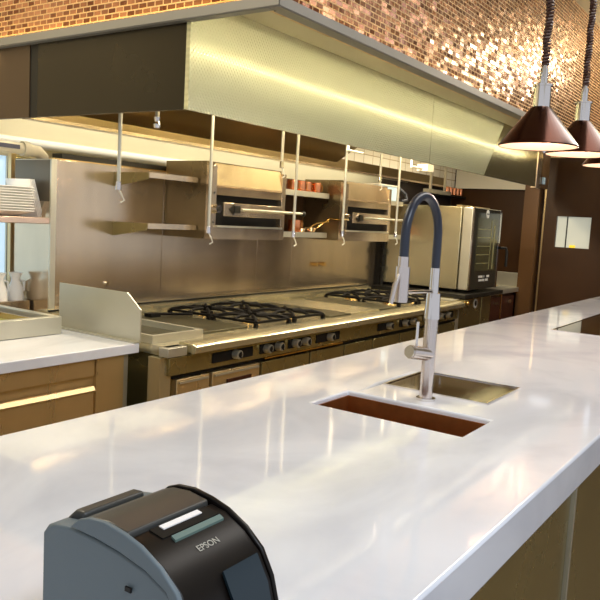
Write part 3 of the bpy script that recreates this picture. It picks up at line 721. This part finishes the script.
# ---------------------------------------------------------------- receipt printer
pr = thing('receipt_printer', 'grey and black receipt printer on the near corner of the island', 'printer', (.46,.46,IZ))
case = [(.545,IZ+.001),(.545,IZ+.134),(.538,IZ+.143),(.530,IZ+.146),(.506,IZ+.150),(.472,IZ+.149),(.442,IZ+.146),(.410,IZ+.140),(.385,IZ+.130),(.370,IZ+.112),(.362,IZ+.085),(.358,IZ+.05),(.356,IZ+.001)]
MB().prism(case,'x',.4015,.5115).build('base_case', PLASTIC, pr, bevel=.003)
def arc(pts, dz=0): return [(y,z+dz) for y,z in pts]
cov = [(.505,IZ+.1515),(.494,IZ+.161),(.481,IZ+.166),(.460,IZ+.168),(.437,IZ+.165),(.417,IZ+.160),(.394,IZ+.149),(.375,IZ+.134),(.362,IZ+.112),(.354,IZ+.085),(.352,IZ+.05),(.3595,IZ+.05),(.364,IZ+.085),(.372,IZ+.112),(.387,IZ+.132),(.411,IZ+.142),(.442,IZ+.148),(.472,IZ+.151)]
MB().prism(cov,'x',.3995,.4045).build('cover_cheek', PLASTIC, pr, bevel=.0015)
MB().prism(cov,'x',.5075,.5125).build('cover_cheek', PLASTICD, pr, bevel=.0015)
lid = [(.503,IZ+.13),(.502,IZ+.152),(.494,IZ+.160),(.481,IZ+.165),(.460,IZ+.167),(.437,IZ+.164),(.432,IZ+.13)]
MB().prism(lid,'x',.4046,.504).build('top_lid', PLASTICM, pr, bevel=.002)
fr = [(.436,IZ+.13),(.436,IZ+.160),(.417,IZ+.157),(.394,IZ+.146),(.375,IZ+.131),(.362,IZ+.109),(.354,IZ+.083),(.352,IZ+.06),(.37,IZ+.06)]
fc = MB().prism(fr,'x',.4046,.5074).build('front_cover', PLASTICD, pr, bevel=.002)
MB().prism([(.536,IZ+.135),(.534,IZ+.146),(.524,IZ+.155),(.511,IZ+.156),(.508,IZ+.135)],'x',.420,.494).build('ribbon_lid', PLASTICM, pr, bevel=.003)
# slot, paper, strip, lettering, following the slope of the front cover
def on_slope(x, s, lift=0):   # s = y on the slope between y .436 and .394
    z = IZ+.160+( .157-.160)*(.436-s)/.019 if s>.417 else IZ+.157+(.146-.157)*(.417-s)/.023
    return (x,s,z+lift)
def patch(name, xa,xb, ya,yb, m, lift=.0012, par=pr):
    b = MB(); q = [on_slope(xa,ya,lift),on_slope(xb,ya,lift),on_slope(xb,yb,lift),on_slope(xa,yb,lift)]
    T = [b.b.verts.new(p) for p in q]; B = [b.b.verts.new((p[0],p[1],p[2]-.003)) for p in q]
    b.b.faces.new(T); b.b.faces.new(B[::-1])
    for i in range(4): b.b.faces.new((T[i],T[(i+1)%4],B[(i+1)%4],B[i]))
    return b.build(name, m, par, smooth=False)
patch('paper_slot', .426,.496,.434,.4175,BLACK)
patch('paper', .436,.484,.4325,.4265,PAPER,.0022)
patch('tear_bar', .434,.496,.4155,.4105,TEAL,.0022)
ang = math.atan2(.011,.023)
MX = Matrix.Translation((.460,.3965,IZ+.1478)) @ Matrix.Rotation(ang,4,'X')
text('printer_lettering', 'EPSON', .0088, PRINTG, fc, MX, .0002)
MB().prism([(.3735,IZ+.1325),(.3605,IZ+.110),(.3525,IZ+.084),(.3505,IZ+.084),(.3585,IZ+.112),(.3720,IZ+.1345)],'x',.452,.498).build('status_panel', mat('blue_black_plastic',(.010,.022,.030),.3), pr)
MB().box(.3985,.4002,.425,.432,IZ+.118,IZ+.122).build('release_mark', PLASTICD, pr)

# ---------------------------------------------------------------- lights
def area(name, loc, rot, sx, sy, power, color):
    l = bpy.data.lights.new(name,'AREA'); l.shape = 'RECTANGLE'; l.size = sx; l.size_y = sy; l.energy = power; l.color = color
    o = bpy.data.objects.new(name,l); COL.objects.link(o); o.location = loc; o.rotation_euler = rot
    return o
for i, xx in enumerate((2.75,3.75,4.75,5.75)):
    area('hood_lamp', (xx,2.34,2.23), (math.radians(-4),0,0), .12,.12, 12, (1,.84,.60))
for x,y,z in LP:
    l = bpy.data.lights.new('heat_lamp_light','POINT'); l.energy = 4.5; l.color = (1,.80,.64); l.shadow_soft_size = .03
    o = bpy.data.objects.new('heat_lamp_light',l); COL.objects.link(o); o.location = (x,y,z+.012)
area('ceiling_fill', (3.6,.2,3.15), (0,0,0), 4.0,.5, 30, (1,.95,.90))  # unseen fill light added above the island
area('ceiling_fill', (.2,-1.2,3.15), (0,0,0), 2.0,.8, 48, (.76,.86,1))  # unseen cool fill added to tint the near worktop
area('ceiling_fill', (1.1,2.6,3.15), (0,0,0), 1.2,.6, 26, (1,.88,.68))  # unseen warm fill added to brighten the left worktop and dishes
area('rear_fill', (4.2,3.25,2.2), (math.radians(35),0,0), 4.4,.08, 14, (1,.90,.66))  # fill strip added to brighten the back wall under the hood
sp_ = bpy.data.lights.new('ceiling_spot','POINT'); sp_.energy = 38; sp_.color = (1,.86,.68); sp_.shadow_soft_size = .12
so = bpy.data.objects.new('ceiling_spot', sp_); COL.objects.link(so); so.location = (6.9,.8,2.98)

W = bpy.data.worlds.new('World'); SC.world = W; W.use_nodes = True
bg = W.node_tree.nodes['Background']; bg.inputs[0].default_value = (.78,.81,.90,1); bg.inputs[1].default_value = .55

# ---------------------------------------------------------------- camera
cam = bpy.data.cameras.new('Camera'); co = bpy.data.objects.new('Camera', cam); COL.objects.link(co)
yaw, pitch, roll, F = .600644483, .109516989, .0556405548, 731.971
f = Vector((math.cos(yaw)*math.cos(pitch), math.sin(yaw)*math.cos(pitch), -math.sin(pitch)))
r = Vector((math.sin(yaw), -math.cos(yaw), 0)); u = r.cross(f)
r2 = r*math.cos(roll)+u*math.sin(roll); u2 = -r*math.sin(roll)+u*math.cos(roll)
M = Matrix((r2, u2, -f)).transposed().to_4x4(); M.translation = Vector((0,0,1.48))
co.matrix_world = M
cam.sensor_fit = 'HORIZONTAL'; cam.sensor_width = 36; cam.lens = F/600*36; cam.clip_start = .02
SC.camera = co
SC.view_settings.view_transform = 'Standard'; SC.view_settings.look = 'None'
SC.view_settings.gamma = 1; SC.view_settings.use_curve_mapping = False
SC.view_settings.exposure = .55
